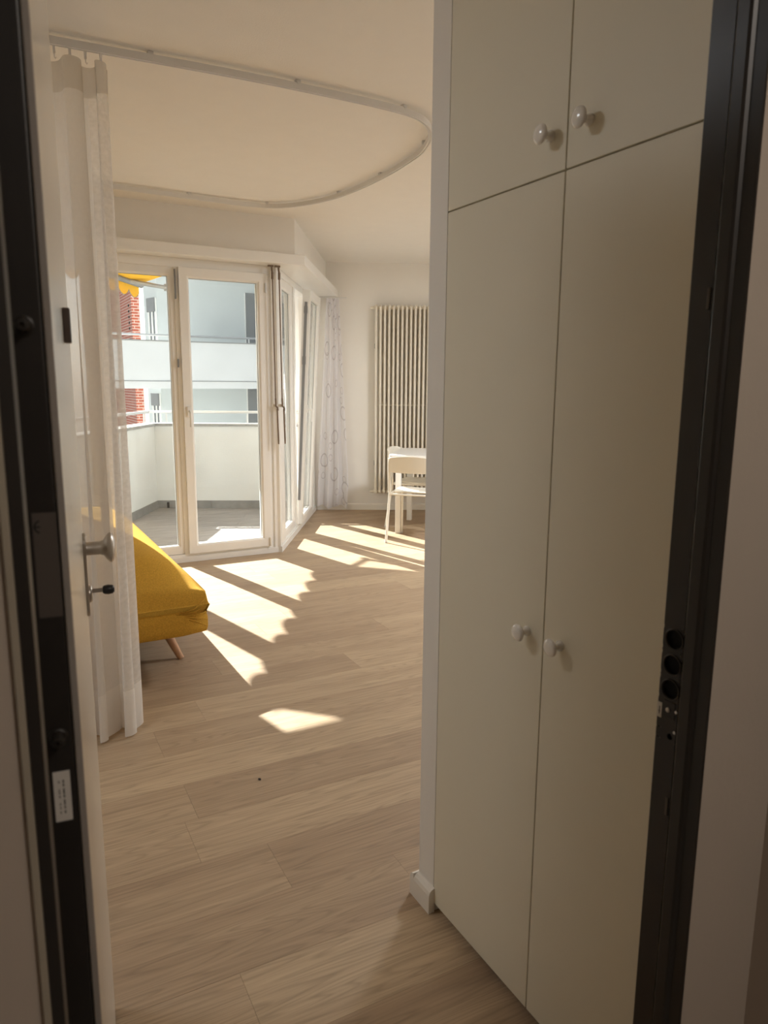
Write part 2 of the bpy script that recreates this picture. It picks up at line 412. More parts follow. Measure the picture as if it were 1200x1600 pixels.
# floor: sub floor + oak planks
room_poly = [(XL, YE0), (XR, YE0), (XR, CA.y + (XR - CA.x) * RU.y / RU.x), (CA.x, CA.y), (C0.x, C0.y), (C0.x, 5.54), (XL, 5.54)]
fl = MB().prism(room_poly, -0.12, -0.0095).build('floor', GRANITE)
tag(fl, 'light oak plank floor running across the sunlit room', 'floor', kind='structure')
PW, PL = 0.221, 1.52
PROT = radians(-1.4)
full = {}
ip = 0
for r in range(-8, 28):
    y0 = 1.904 + r * PW
    offs = (0.655 if r == -1 else 0.875 if r == 6 else 0.69 if r == 4 else 0.5 if r == 1 else random.uniform(0, PL))
    x = offs - 3 * PL
    while x < 6:
        g = 0.0003
        quad = [(x + g, y0 + g), (x + PL - g, y0 + g), (x + PL - g, y0 + PW - g), (x + g, y0 + PW - g)]
        def rot(p):
            dx, dy = p[0] - 0.6, p[1] - 1.9
            return (0.6 + dx * cos(PROT) - dy * sin(PROT), 1.9 + dx * sin(PROT) + dy * cos(PROT))
        wq = [rot(p) for p in quad]
        # hidden under the wardrobe or behind it: skip what lies wholly outside the room
        pcs = in_room_pieces(wq)
        if pcs:
            org = rot((x, y0))
            mb = MB()
            Mi = (Matrix.Translation((org[0], org[1], 0)) @ Matrix.Rotation(PROT, 4, 'Z')).inverted()
            isfull = len(pcs) == 1 and len(pcs[0]) == 4 and max(hypot(a[0] - b[0], a[1] - b[1]) for a, b in zip(sorted(pcs[0]), sorted(wq))) < 1e-6
            if isfull and 'm' in full:
                o = bpy.data.objects.new('plank', full['m']); COL.objects.link(o); o.parent = fl
            else:
                for pc in pcs:
                    lp = [tuple((Mi @ Vector((q[0], q[1], 0)))[:2]) for q in pc]
                    mb.prism(lp, -0.009, 0.0)
                o = mb.build('plank', OAK, fl)
                if isfull: full['m'] = o.data
            o.location = (org[0], org[1], random.uniform(-0.0003, 0.0)); o.rotation_euler = (0, 0, PROT); ip += 1
        x += PL

# ceiling
ce = MB().prism([(XL - .2, YE0 - .0), (XR + .2, YE0 - .0), (XR + .2, 6.4), (CA.x + .4, CA.y + .4), (C0.x + .1, 5.9), (XL - .2, 5.9)], H, H + 0.15).build('ceiling', CEIL)
tag(ce, 'plain white textured plaster ceiling above the room', 'ceiling', kind='structure')

def wall(name, mb, label, m=WALL):
    o = mb.build(name, m); tag(o, label, 'wall', kind='structure'); return o

wall('wall_left', MB().box(XL - .15, XL, YE1, 5.9, -.1, H), 'white plaster wall at the left side of the room, behind the curtain')
wall('wall_right', MB().box(XR, XR + .15, YP1, 6.4, -.1, H), 'white plaster wall at the right end of the room, behind the wardrobe')
# radiator wall
Mr = Matrix.Translation((CA.x, CA.y, 0)) @ Matrix.Rotation(atan2(RU.y, RU.x), 4, 'Z')    # local x along wall, y outward
wall('wall_far', MB().box(-.02, 2.6, 0.0, .3, -.1, H, Mr), 'white plaster wall behind the tall radiator')
# partition next to wardrobe (thin wall end faces the camera)
wall('wall_near', MB().box(WX, XR, YP0, YP1, 0, H), 'white partition wall whose narrow end borders the wardrobe')
# wall above the french window and the bay (lowered soffit wall)
UX = Vector((2.229, 5.483))
e2 = CA + RU * 0.13
up = [(XL, 5.483), (UX.x, UX.y), (e2.x, e2.y), (CA.x - .02, CA.y + .06), (C0.x - .16, 5.75), (XL, 5.75)]
wall('wall_window', MB().prism(up, 2.30, H), 'white wall strip above the balcony windows')
wall('wall_front', MB().box(XL, 0.22, 5.50, 5.75, -.1, 2.30), 'white wall left of the balcony window, behind the sheer curtain')
# entrance wall
ew = MB().box(XL, LJ, YE0, YE1, 0, 2.5).box(RJ + .007, 1.55, YE0, YE1, 0, 2.5).box(LJ, RJ, YE0, YE1, 2.12, 2.5).box(XL, 1.55, YE0, YE1, 2.5, H)
wall('wall_entrance', ew, 'beige stairwell side of the wall around the entrance door', HALLW)
# the inner side of the entrance wall is hidden by the wardrobe and door leaf
wall('wall_side', MB().box(1.55, 1.62, YE0, YP0, 0, H), 'white wall behind the wardrobe')
# stairwell hall around the camera
wall('wall_hall', MB().box(1.0, 1.12, -1.6, YE0, -.02, 2.5), 'beige stairwell wall at the far right edge', HALLW)
wall('wall_stair', MB().box(-1.3, -1.18, -1.6, YE0, -.02, 2.5).box(-1.3, 1.12, -1.72, -1.6, -.02, 2.5), 'beige stairwell wall behind the viewer', HALLW)
hf = MB().box(-1.3, 1.12, -1.72, YE0, -.12, -0.02).build('floor', ROADG); tag(hf, 'stone stairwell floor outside the entrance door', 'floor', kind='structure')
hc = MB().box(-1.3, 1.12, -1.72, YE0, 2.5, 2.63).build('ceiling', HALLW); tag(hc, 'stairwell ceiling outside the entrance door', 'ceiling', kind='structure')
# plaster edge strip left of the door frame
o = MB().box(LJ - .0065, LJ - .0005, YE0 - .004, YE0 + .002, 0, 2.12).build('trim_1', mat('sealant_beige', (.34, .30, .235), .7, noise=.05), bevel=.001)
tag(o, 'thin pale sealing strip along the left door frame', 'trim', kind='structure')

# baseboards
bs = MB()
prof = [(0, 0), (.018, 0), (.018, .052), (.015, .062), (.008, .068), (0, .07)]
bs.sweep([(WX, YP0 - .006, 0), (WX, YP1, 0)][::-1], [(a, b) for a, b in prof])
o = bs.build('baseboard_near', LACQ); tag(o, 'short white baseboard wrapped round the partition end beside the wardrobe', 'baseboard', kind='structure')
o.data.materials[0] = LACQ
bs2 = MB().sweep([(WX - .018, YP1, 0), (XR, YP1, 0)][::-1], [(a, b) for a, b in prof]); o2 = bs2.build('baseboard_return', LACQ, o)
bf = MB(); p0 = CA - RN * 0.0 + RU * 0.02; p1 = CA + RU * 2.3
bf.sweep([(p0.x, p0.y, 0), (p1.x, p1.y, 0)], prof)
o = bf.build('baseboard_far', LACQ); tag(o, 'white baseboard under the tall radiator', 'baseboard', kind='structure')

# pelmet board over the windows
hx = Vector((2.263, 5.36)); hd = Vector((sin(radians(32.3)), cos(radians(32.3))))
tend = 0
for i in range(400):
    q = hx + hd * (i * 0.01)
    if (q - CA).dot(RN) >= -0.002: break
    tend = i * 0.01
hp = hx + hd * tend
pel = [(XL, 5.36), (hx.x, hx.y), (hp.x, hp.y), (CA.x - .01, CA.y), (C0.x - .04, 5.56), (XL, 5.56)]
o = MB().prism(pel, 2.27, 2.345).build('trim_2', WHITE, bevel=.003); tag(o, 'white projecting pelmet shelf above the balcony door and bay windows', 'pelmet', kind='structure')

# ------------------------------------------------------------------ windows
SASHP = lambda yi, yo, wd: [(0, yi), (wd - .014, yi), (wd, yi + .010), (wd, yo - .012), (wd - .012, yo), (0, yo)]
def sash(parent, name, x0, x1, z0, z1, wd, yi, yo, M=None):
    o = MB().frame(x0, x1, z0, z1, SASHP(yi, yo, wd), M).build(name, WHITE, parent, bevel=.0015)
    gl = MB().box(x0 + wd - .006, x1 - wd + .006, (yi + yo) / 2 - .003, (yi + yo) / 2 + .003, z0 + wd - .006, z1 - wd + .006, M).build('glass_pane', GLASS, o)
    gk = MB().frame(x0 + wd - .003, x1 - wd + .003, z0 + wd - .003, z1 - wd + .003, [(0, (yi + yo) / 2 - .006), (.006, (yi + yo) / 2 - .006), (.006, (yi + yo) / 2 - .0035), (0, (yi + yo) / 2 - .0035)], M).build('gasket', SHUT, o)
    return o
def handle(parent, x, z, yi, M=None):
    Mx = M or Matrix.Identity(4)
    mb = MB().box(x - .014, x + .014, yi - .012, yi, z - .035, z + .035, Mx)
    mb.tube([Mx @ Vector(p) for p in ((x, yi - .01, z), (x, yi - .045, z), (x, yi - .052, z - .008), (x, yi - .052, z - .115))], .0085, 8)
    return smooth_angle(mb.build('handle', WHITE, parent, bevel=.002))

w1 = thing('window_1', 'white framed glass balcony door with three tall panes', 'window', (0, WY, 0), kind='structure')
fx0, fx1 = 0.22, 2.05
mb = MB().box(fx0, fx1, -.03, .05, -.0, .062).box(fx0, fx1, -.03, .05, 2.205, 2.27)
for a, b in ((fx0, .275), (.70, .80), (1.295, 1.335), (1.985, fx1)): mb.box(a, b, -.03, .05, .062, 2.205)
mb.box(fx0, 2.06, -.045, -.03, 0, .045)
mb.build('outer_frame', WHITE, w1, bevel=.002)
s = sash(w1, 'sash', 1.325, 1.998, .065, 2.207, .074, -.052, .03)
handle(s, 1.362, 1.165, -.052)
for z in (.10, 2.10): MB().tube([(1.985, -.058, z - .035), (1.985, -.058, z + .035)], .007, 8).build('hinge', ALU, s)
sash(w1, 'sash', .775, 1.32, .065, 2.207, .066, -.02, .045)
sash(w1, 'sash', .262, .735, .065, 2.207, .066, -.02, .045)
MB().box(1.297, 1.303, -.06, -.02, 1.98, 2.19).box(1.297, 1.303, -.06, -.02, 1.49, 1.55).build('lock_strip', SHUT, w1)

w2 = thing('window_2', 'white framed bay window with a tilted middle sash', 'window', (C0.x, C0.y, 0), pi / 2 - BAZ, kind='structure')
mb = MB().box(-.03, 2.04, 0, .08, 0, .062).box(-.03, 2.04, 0, .08, 2.215, 2.27)
for a, b in ((-.03, .20), (.755, .83), (1.52, 1.58), (1.95, 2.04)): mb.box(a, b, 0, .08, .062, 2.215)
mb.box(-.03, 2.04, -.012, 0, 0, .05)
mb.build('outer_frame', WHITE, w2, bevel=.002)
sash(w2, 'sash', .185, .765, .06, 2.217, .072, .012, .075)
sash(w2, 'sash', 1.57, 1.965, .06, 2.217, .072, .012, .075)
Mt = Matrix.Translation((0, -.002, .07)) @ Matrix.Rotation(math.asin(.105 / 2.14), 4, 'X') @ Matrix.Translation((0, 0, -.07))
s = sash(w2, 'tilted_sash', .84, 1.525, .07, 2.207, .075, -.035, .035, Mt)
handle(s, .876, 1.15, -.035, Mt)
MB().box(.835, .840, -.012, .012, .3, 2.1, Mt).box(.828, .840, -.015, .015, 1.55, 1.62, Mt).box(.828, .840, -.015, .015, 2.0, 2.06, Mt).build('lock_strip', SHUT, s)
# corner post joining both windows
mb = MB().prism([(2.03, 5.508), (2.092, 5.508), (2.105, 5.525), (2.09, 5.62), (2.03, 5.62)], 0, 2.27)
o = mb.build('trim_3', WHITE, bevel=.002); tag(o, 'white corner post between balcony door and bay window', 'window post', kind='structure')
# reveal between bay and radiator wall (outside facade continues)
fa = C0 + BU * 2.04
Mb = Matrix.Translation((C0.x, C0.y, 0)) @ Matrix.Rotation(pi / 2 - BAZ, 4, 'Z')
wall('wall_outside', MB().box(2.34, 4.2, .0, .30, -3, 3.2, Mb), 'white outer facade beyond the bay window', RENDER)
# facade above windows outside
o = MB().box(.12, 4.2, .16, .45, 2.45, 3.2, Mb).box(-2.5, 2.0, 5.50, 5.60, 2.64, 3.2).build('wall_facade', RENDER); tag(o, 'outer facade above the balcony', 'wall', kind='structure')

# ------------------------------------------------------------------ entrance door frame and leaf
fr = thing('trim_4', 'dark brown steel security door frame with three round bolt holes', 'door frame', (RJ, YE0, 0), kind='structure')
def strip_with_holes(y0, y1, x, z0, z1, holes, n=20):
    # plate in plane x, normal -x ; holes (yc, zc, r)
    vs = []; fs = []
    def q(a, b, c, d_):
        k = len(vs); vs.extend([(x, a, c), (x, b, c), (x, b, d_), (x, a, d_)]); fs.append((k, k + 1, k + 2, k + 3))
    z = z0
    for yc, zc, r in sorted(holes, key=lambda h: h[1]):
        a0, a1 = zc - r - .004, zc + r + .004
        if a0 > z: q(y0, y1, z, a0)
        k = len(vs)
        for j in range(n):
            t = 2 * pi * j / n; vs.append((x, yc + r * cos(t), zc + r * sin(t)))
        for j in range(n):
            t = 2 * pi * j / n; c, s_ = cos(t), sin(t)
            ky = ((y1 - yc) if c > 0 else (yc - y0)) / max(abs(c), 1e-6); kz = (r + .004) / max(abs(s_), 1e-6); kk = min(ky, kz)
            vs.append((x, yc + kk * c, zc + kk * s_))
        for j in range(n): fs.append((k + j, k + (j + 1) % n, k + n + (j + 1) % n, k + n + j))
        # corner fills
        for sy, yy in ((1, y1), (-1, y0)):
            for sz in (1, -1):
                pass
        # recess tube
        k2 = len(vs)
        for j in range(n):
            t = 2 * pi * j / n; vs.append((x + .0066, yc + r * cos(t), zc + r * sin(t)))
        for j in range(n): fs.append((k + j, k2 + j, k2 + (j + 1) % n, k + (j + 1) % n))
        fs.append(tuple(k2 + j for j in range(n)))
        # corners of the cell
        for j in range(n):
            pass
        z = a1
    if z < z1: q(y0, y1, z, z1)
    return vs, fs
HY = 0.6505
vs, fs = strip_with_holes(.636, .6705, RJ, 0, 2.12, [(HY, 1.026, .0135), (HY, .988, .0135), (HY, .951, .0135), (.646, .880, .0045)], 24)
inv = XF[fr].inverted()
pl = MB().add(vs, fs); pl.box(RJ + .001, RJ + .0066, .669, .6705, 0, 2.12)
pl.build('strike_plate', DARKST, fr, world=True)
prof = [(RJ + .004, .636), (RJ + .001, .6355), (RJ + .001, .634), (RJ + .006, .634), (RJ + .006, .6325), (RJ - .003, .6325), (RJ - .0045, .630), (RJ - .0045, .615), (RJ - .002, .6115), (RJ + .0025, .609), (RJ + .003, YE0 - .001), (RJ + .0068, YE0 - .001), (RJ + .0068, .636)]
MB().prism(prof, 0, 2.12).build('jamb', DARKST, fr, world=True)
for zc in (1.026, .988, .951):
    Mh = axisM((RJ - .0005, HY, zc), (-1, 0, 0))
    smooth_angle(MB().lathe([(.0136, 0), (.0155, .0), (.0158, .0012), (.0150, .0018), (.0137, .0012)], Mh, 24, False).build('hole_rim', DARKST, fr, world=True))
    MB().lathe([(.0134, -.0065), (.0134, -.006)], Mh, 24).build('hole_bottom', VOID, fr, world=True)
MB().box(RJ - .001, RJ + .001, .640, .660, .907, .933).build('latch_plate', BLACKST, fr, world=True, bevel=.001)
smooth_angle(MB().lathe([(.0035, 0), (.0035, .002), (.002, .003)], axisM((RJ - .001, .651, .920), (-1, 0, 0)), 12).build('screw', NICKEL, fr, world=True))
MB().box(RJ - .0012, RJ - .0004, .6625, .6705, .903, .926).build('sticker', STICKW, fr, world=True)
MB().box(RJ - .0016, RJ - .0011, .6655, .6665, .908, .920).box(RJ - .0016, RJ - .0011, .6645, .668, .912, .913).build('sticker_print', INK, fr, world=True)
for z in (.921, .890): smooth_angle(MB().lathe([(.0022, 0), (.0022, .0015)], axisM((RJ - .0001, .638, z), (-1, 0, 0)), 10).build('screw', ALU, fr, world=True))
for z in (1.491, .773): MB().box(RJ - .0018, RJ - .0003, .6385, .6435, z - .014, z + .014).build('plug', mat('plug_brown', (.09, .075, .06), .5, noise=.05), fr, world=True, bevel=.0012)
# left jamb and head
ljp = [(LJ, YE0 - .001), (LJ + .0095, YE0 - .001), (LJ + .0125, YE0 + .01), (LJ + .0125, .672), (LJ - .06, .672), (LJ - .06, .60), (LJ, .60)]
MB().prism([(LJ, YE0 - .001), (LJ + .0095, YE0 - .001), (LJ + .0125, YE0 + .01), (LJ + .0125, .672), (LJ, .672)], 0, 2.12).build('jamb', BLACKST, fr, world=True)
MB().box(LJ + .0125, LJ + .0141, .660, .668, 0, 2.12).build('seal_strip', mat('seal_grey', (.13, .115, .095), .5, noise=.05), fr, world=True)
MB().box(LJ, RJ, YE0, YE1, 2.08, 2.12).build('head', DARKST, fr, world=True)

LA = radians(6.85); LP = Vector((.0565, .69))
d1 = thing('door_1', 'open white entrance door leaf with black steel edge and satin knob', 'door', (LP.x, LP.y, 0), pi / 2 - LA, kind='structure')
# local: x along the leaf away from the hinge, y to the left (thickness), z up ; outer face is y=0
MB().box(0, .82, .006, .066, .012, 2.08).build('steel_leaf', BLACKST, d1, bevel=.002)
MB().box(.0005, .82, -.0005, .0055, .012, 2.08).build('outer_panel', DOORW, d1, bevel=.0012)
MB().box(-.0012, .0035, -.0012, .0045, .012, 2.08).build('edge_trim', mat('edge_trim_grey', (.30, .27, .24), .5, noise=.03), d1, bevel=.0006)
MB().box(.0, .82, .0665, .072, .012, 2.08).build('inner_panel', DOORW, d1, bevel=.001)
for u, z in ((.0205, 1.426), (.0185, 1.054)):
    Mh = axisM((0, u, z), (-1, 0, 0))
    smooth_angle(MB().lathe([(.0085, 0), (.0085, .002), (.0068, .003), (.0062, .011), (.0045, .0145), (.002, .0148), (.0018, .012)], Mh, 20).build('bolt', DARKST, d1), 30)
st = MB().box(-.0006, -.0001, .0065, .0262, 1.170, 1.266).build('rating_sticker', STICKD, d1)
def arc_strip(mb, yc, zc, r0, r1, a0, a1, n=14, x=-.0009):
    vs = []; fs = []
    for i in range(n + 1):
        t = a0 + (a1 - a0) * i / n
        vs += [(x, yc - r0 * cos(t), zc + r0 * sin(t)), (x, yc - r1 * cos(t), zc + r1 * sin(t))]
    for i in range(n): fs.append((2 * i, 2 * i + 1, 2 * i + 3, 2 * i + 2))
    mb.add(vs, fs)
ce_ = MB()
for yc in (.0255, .0195):
    arc_strip(ce_, yc - .0005, 1.2535, .0048, .0062, radians(105), radians(255))
ce_.add([(-.0009, .0242, 1.2528), (-.0009, .0200, 1.2528), (-.0009, .0200, 1.2542), (-.0009, .0242, 1.2542)], [(0, 1, 2, 3)])
ce_.build('ce_mark', INK, st)
lb = MB().box(-.0006, -.0001, .0112, .0259, .968, 1.019).build('small_label', STICKW, d1)
pr = MB()
for i in range(9):
    z = .976 + i * .0038 + (0.001 if i % 3 else 0)
    pr.box(-.0009, -.0006, .0165, .0178, z, z + .0028)
    if i not in (3, 7): pr.box(-.0009, -.0006, .0206, .0216, z, z + .0024)
pr.build('label_print', mat('ink_faded', (.16, .15, .13), .6, noise=.05), lb)
# knob plate, knob, peephole on outer face (y=0 outwards -y)
KX = .735
pb = MB().prism([(KX + .021 * cos(t) , (.059 + .021 * sin(t)) if sin(t) >= 0 else (-.059 + .021 * sin(t))) for t in [2 * pi * i / 24 for i in range(24)]], 0, .006,
     Matrix.Translation((0, 0, 1.022)) @ Matrix.Rotation(pi / 2, 4, 'X'))
kp = pb.build('knob_plate', NICKEL, d1, bevel=.0015)
KZ = 1.072
smooth_angle(MB().lathe([(.013, .004), (.0125, .008), (.0125, .030), (.0145, .036), (.0225, .041), (.0275, .046), (.0285, .0495), (.0265, .052), (.018, .0565), (.006, .0585)], axisM((KX, 0, KZ), (0, -1, 0)), 32).build('knob', NICKEL, kp), 50)
smooth_angle(MB().lathe([(.017, .004), (.017, .009), (.014, .0115)], axisM((KX, 0, .985), (0, -1, 0)), 24).build('lock_rosette', NICKEL, kp), 50)
MB().box(.395, .427, -.010, 0, 1.432, 1.478).build('peephole_cover', mat('peephole_brown', (.07, .05, .04), .4, noise=.05), d1, bevel=.002)
# key in the lock
ky = thing('key', 'key with a black plastic head stuck in the lock below the door knob', 'key', (LP.x + sin(LA) * KX, LP.y + cos(LA) * KX, .99), pi / 2 - LA)
MB().box(-.0012, .0012, -.032, -.0115, -.004, .004).build('blade', NICKEL, ky)
smooth_angle(MB().tube([(0, -.030, 0), (0, -.033, 0), (0, -.040, 0), (0, -.047, 0), (0, -.051, 0)], [.006, .0085, .0095, .0085, .005], 14).build('head', BLACKP, ky), 50)

# ------------------------------------------------------------------ wardrobe
wd = thing('wardrobe', 'tall white built-in wardrobe with four flat doors right of the entrance', 'wardrobe', (WX, 1.05, 0))
MB().box(WX + .02, 1.54, .674, YP0 - .001, .06, 2.62).box(WX + .06, WX + .075, .674, YP0 - .002, 0, .06).build('body', WARD, wd, world=True)
smooth_angle(MB().lathe([(.016, 0), (.016, .012), (.009, .016), (.009, .06)], Matrix.Translation((WX + .04, 1.385, 0)), 16).build('foot', PLAST, wd, world=True))
MB().box(WX + .022, WX + .035, 1.395, YP0 - .001, .0, .03).build('plinth_clip', LACQ, wd, world=True)
KN = [(.0105, 0), (.0105, .003), (.0070, .006), (.0060, .013), (.0075, .018), (.0150, .0212), (.0178, .0245), (.0168, .028), (.0118, .0305), (.003, .0315)]
def wdoor(y0, y1, z0, z1, ky_, kz_):
    dd = MB().box(WX, WX + .0185, y0, y1, z0, z1).build('door', WARD, wd, world=True, bevel=.0012)
    smooth_angle(MB().lathe(KN, axisM((WX, ky_, kz_), (-1, 0, 0)), 28).build('knob', PORC, dd, world=True), 50)
wdoor(1.0465, 1.4195, .026, 1.7565, 1.094, .882)
wdoor(.674, 1.0435, .026, 1.7565, .997, .882)
wdoor(1.0465, 1.4195, 1.7595, 2.612, 1.088, 1.825)
wdoor(.674, 1.0435, 1.7595, 2.612, .991, 1.825)

# ------------------------------------------------------------------ radiator
RM = lambda a, off, z: Vector((CA.x + RU.x * a - RN.x * off, CA.y + RU.y * a - RN.y * off, z))
rad = thing('radiator', 'tall white tubular column radiator on the far wall', 'radiator', tuple(RM(1.1, .08, 0)), atan2(RU.y, RU.x))
# local x along wall, y outward(toward wall), z up
z0, z1 = .19, 2.19
nE = 22
elem = None
for i in range(nE):
    lx = (.66 + i * .046) - 1.1
    if elem is None:
        mb = MB()
        for yy in (-.035, 0.0, .035): mb.tube([(0, yy, z0 + .03), (0, yy, z1 - .03)], .0122, 8, False)
        for zz in (z0 + .025, z1 - .025):
            mb.tube([(0, -.046, zz - .012), (0, -.049, zz), (0, -.035, zz + .012), (0, .035, zz + .012), (0, .049, zz), (0, .046, zz - .012)], [.010, .0145, .017, .017, .0145, .010], 8)
            mb.tube([(-.0232, 0, zz), (.0232, 0, zz)], .018, 10)
        e = smooth_angle(mb.build('column', RADM, rad), 50); elem = e.data
    else:
        e = bpy.data.objects.new('column', elem); COL.objects.link(e); e.parent = rad
    e.location.x = lx
MB().tube([(-.44, -.047, 1.155), (.57, -.047, 1.155)], .003, 6).build('tie_rod', RADM, rad)
for zz in (z0 + .025, z1 - .025):
    smooth_angle(MB().tube([(-.50, 0, zz), (-.462, 0, zz)], [.012, .017], 10).build('end_plug', RADM, rad))
for bx_, bz_ in ((-.455, 1.75), (-.455, .5), (.3, 1.75)): MB().box(bx_, bx_ + .006, .02, .078, bz_, bz_ + .05).build('wall_bracket', SHUT, rad)

# ------------------------------------------------------------------ sofa bed
sf = thing('sofa_bed', 'mustard yellow folded sofa bed on wooden legs by the curtain', 'sofa', (.2, 4.1, 0))
def cushion(x0, x1, y0, y1, z0, z1, rx, puff, name, nx=28, ny=28, nz=10, seed=1):
    # rounded box via superellipse-like mapping, with puffed top
    random.seed(seed)
    bm = bmesh.new(); bmesh.ops.create_cube(bm, size=2.0)
    bmesh.ops.subdivide_edges(bm, edges=bm.edges, cuts=11, use_grid_fill=True)
    hx_, hy_, hz_ = (x1 - x0) / 2, (y1 - y0) / 2, (z1 - z0) / 2
    for v in bm.verts:
        p = Vector((v.co.x * hx_, v.co.y * hy_, v.co.z * hz_))
        c = Vector((max(-hx_ + rx, min(hx_ - rx, p.x)), max(-hy_ + rx, min(hy_ - rx, p.y)), max(-hz_ + rx, min(hz_ - rx, p.z))))
        dlt = p - c
        if dlt.length > 1e-6: p = c + dlt.normalized() * rx * min(1, dlt.length / rx) if dlt.length > rx else p
        bulge = (1 - (v.co.x) ** 4) * (1 - v.co.y ** 4)
        if v.co.z > .5: p.z += puff * bulge
        v.co = p + Vector(((x0 + x1) / 2, (y0 + y1) / 2, (z0 + z1) / 2))
    vs = [tuple(v.co) for v in bm.verts]; fs = [tuple(v.index for v in f.verts) for f in bm.faces]; bm.verts.index_update(); bm.free()
    return vs, fs
def cush_obj(name, args, **kw):
    vs, fs = cushion(*args, name, **kw); o = MB().add(vs, fs).build(name, MUST, sf, world=True, smooth=True); return o
lo = cush_obj('lower_mattress', (-.75, .882, 3.268, 5.05, .185, .335, .06, 0.0))
def ztop(x, y):
    dx = max(0, .868 - x); dy = max(0, y - 3.285)
    u_ = min(1, dx / .26); Sx = 1 - (1 - u_) ** 2
    t_ = dy / .21; T_ = t_ if t_ < .75 else .75 + .25 * (1 - math.exp(-(t_ - .75) / .25))
    return .345 + .055 * min(1, dy / .03) * (1 if dx > 0 else .75) + .165 * Sx * T_
vs = []; fs = []; NX, NY = 40, 44
xs = [.868 - 1.6 * (i / NX) ** 1.7 for i in range(NX + 1)]; ys = [3.285 + 1.75 * (j / NY) ** 1.8 for j in range(NY + 1)]
for k in (0, 1, 2):
    for j in range(NY + 1):
        for i in range(NX + 1):
            x, y = xs[i], ys[j]
            if k == 0: vs.append((x - .02 * (i == 0), y + .02 * (j == 0), .305))
            elif k == 1: vs.append((x + .006 * (i == 0), y - .010 * (j == 0), .345))
            else: vs.append((x, y, ztop(x, y)))
n1 = NX + 1; n2 = n1 * (NY + 1)
for j in range(NY):
    for i in range(NX):
        a = j * n1 + i; fs.append((a, a + 1, a + n1 + 1, a + n1)); b = 2 * n2 + a; fs.append((b, b + n1, b + n1 + 1, b + 1))
for k in (0, 1):
    o_ = k * n2
    for i in range(NX): fs.append((o_ + i, o_ + i + 1, o_ + n2 + i + 1, o_ + n2 + i)); a = o_ + NY * n1 + i; fs.append((a + 1, a, a + n2, a + n2 + 1))
    for j in range(NY): a = o_ + j * n1; fs.append((a + n1, a, a + n2, a + n2 + n1)); a = o_ + j * n1 + NX; fs.append((a, a + n1, a + n2 + n1, a + n2))
hi = MB().add(vs, fs)
used = sorted({i for f in fs for i in f}); mp_ = {a: b for b, a in enumerate(used)}
hi.v = [vs[i] for i in used]; hi.f = [tuple(mp_[i] for i in f) for f in fs]
hi = hi.build('upper_mattress', MUST, sf, world=True, smooth=True)
# gathered fold joining the two layers at the corner
fold = MB()
for k in range(5):
    a = k / 4
    fold.tube([(.70 + .03 * a, 3.281, .306 + .002 * k), (.80, 3.272, .302 + (a - .5) * .06), (.862, 3.285, .306 + (a - .5) * .14)], [.002, .0035, .002], 6)
fold.build('gathered_seam', MUST, hi, world=True, smooth=True)
for (lx, ly, sx, sy) in ((.70, 3.60, .085, -.07), (-.6, 3.60, -.08, -.07), (.70, 4.8, .085, .07), (-.6, 4.8, -.08, .07)):
    smooth_angle(MB().tube([(lx, ly, .20), (lx + sx, ly + sy, 0)], [.027, .016], 16).build('leg', BEECH, sf, world=True))
MB().box(-.68, .76, 3.45, 4.95, .165, .20).build('base_frame', BLACKP, sf, world=True)

# ------------------------------------------------------------------ curtains
def cloth(name, fn, nu, nv, m, parent, v0=0.0, v1=1.0, su=1.0, sv=1.0, u0=0.0, u1=1.0):
    vs = []; uv = []; fs = []
    for j in range(nv + 1):
        for i in range(nu + 1):
            u_, v_ = u0 + (u1 - u0) * i / nu, v0 + (v1 - v0) * j / nv
            vs.append(tuple(fn(u_, v_))); uv.append((u_ * su, v_ * sv))
    for j in range(nv):
        for i in range(nu):
            a = j * (nu + 1) + i; fs.append((a, a + 1, a + nu + 2, a + nu + 1))
    return MB().add(vs, fs).build(name, m, parent, world=True, smooth=True, uv=uv)

def cfn(u_, v_):
    # v 0 top .. 1 bottom ; folds deepen downwards ; u runs along the rail
    ph = 2 * pi * (4.2 * u_ + .12 * sin(2 * pi * u_ * 2.3) + .06 * v_ * sin(9 * u_))
    tx = .05 + .475 * u_; ty = 3.125 - .035 * u_
    bx = .02 + .455 * u_; by = 2.835 + .02 * u_
    e = v_ ** 1.25
    x = tx + (bx - tx) * e; y = ty + (by - ty) * e
    A = .024 + .046 * v_
    zz = 2.560 - .015 * (1 - cos(ph * 1.0)) * (1 - v_) ** 6
    z = zz + (.008 - zz) * v_
    return Vector((x + (.010 + .024 * v_) * sin(2 * ph + .6), y + A * sin(ph), z))
ct = thing('sheer_curtain', 'bunched white sheer curtain hanging beside the open entrance door', 'curtain', (.3, 2.85, 0))
cloth('sheer_panel', cfn, 124, 50, SHEER, ct, .045, .93, 1.2, 2.5, 0, .83)
cloth('sheer_edge', cfn, 26, 50, SHEER1, ct, .045, .93, 1.2, 2.5, .83, 1)
cloth('heading_tape', cfn, 150, 5, TAPE, ct, 0, .045, 1.2, 2.5)
cloth('hem', cfn, 150, 8, HEM, ct, .93, 1.0, 1.2, 2.5)
gl_ = None
for i in range(9):
    u_ = (i + .35) / 9.0
    p = cfn(u_, 0); px = .05 + .475 * u_ ; py = 3.125 - .035 * u_
    if gl_ is None:
        mb = MB().box(-.004, .004, -.006, .006, -.012, .016).tube([(0, 0, -.010), (0, 0, -.022), (.004, 0, -.028), (.006, 0, -.022)], .0018, 6)
        g_ = mb.build('glider', RAILW, ct); gl_ = g_.data
    else:
        g_ = bpy.data.objects.new('glider', gl_); COL.objects.link(g_); g_.parent = ct
    g_.location = (px - .3, py - 2.85, 2.568)

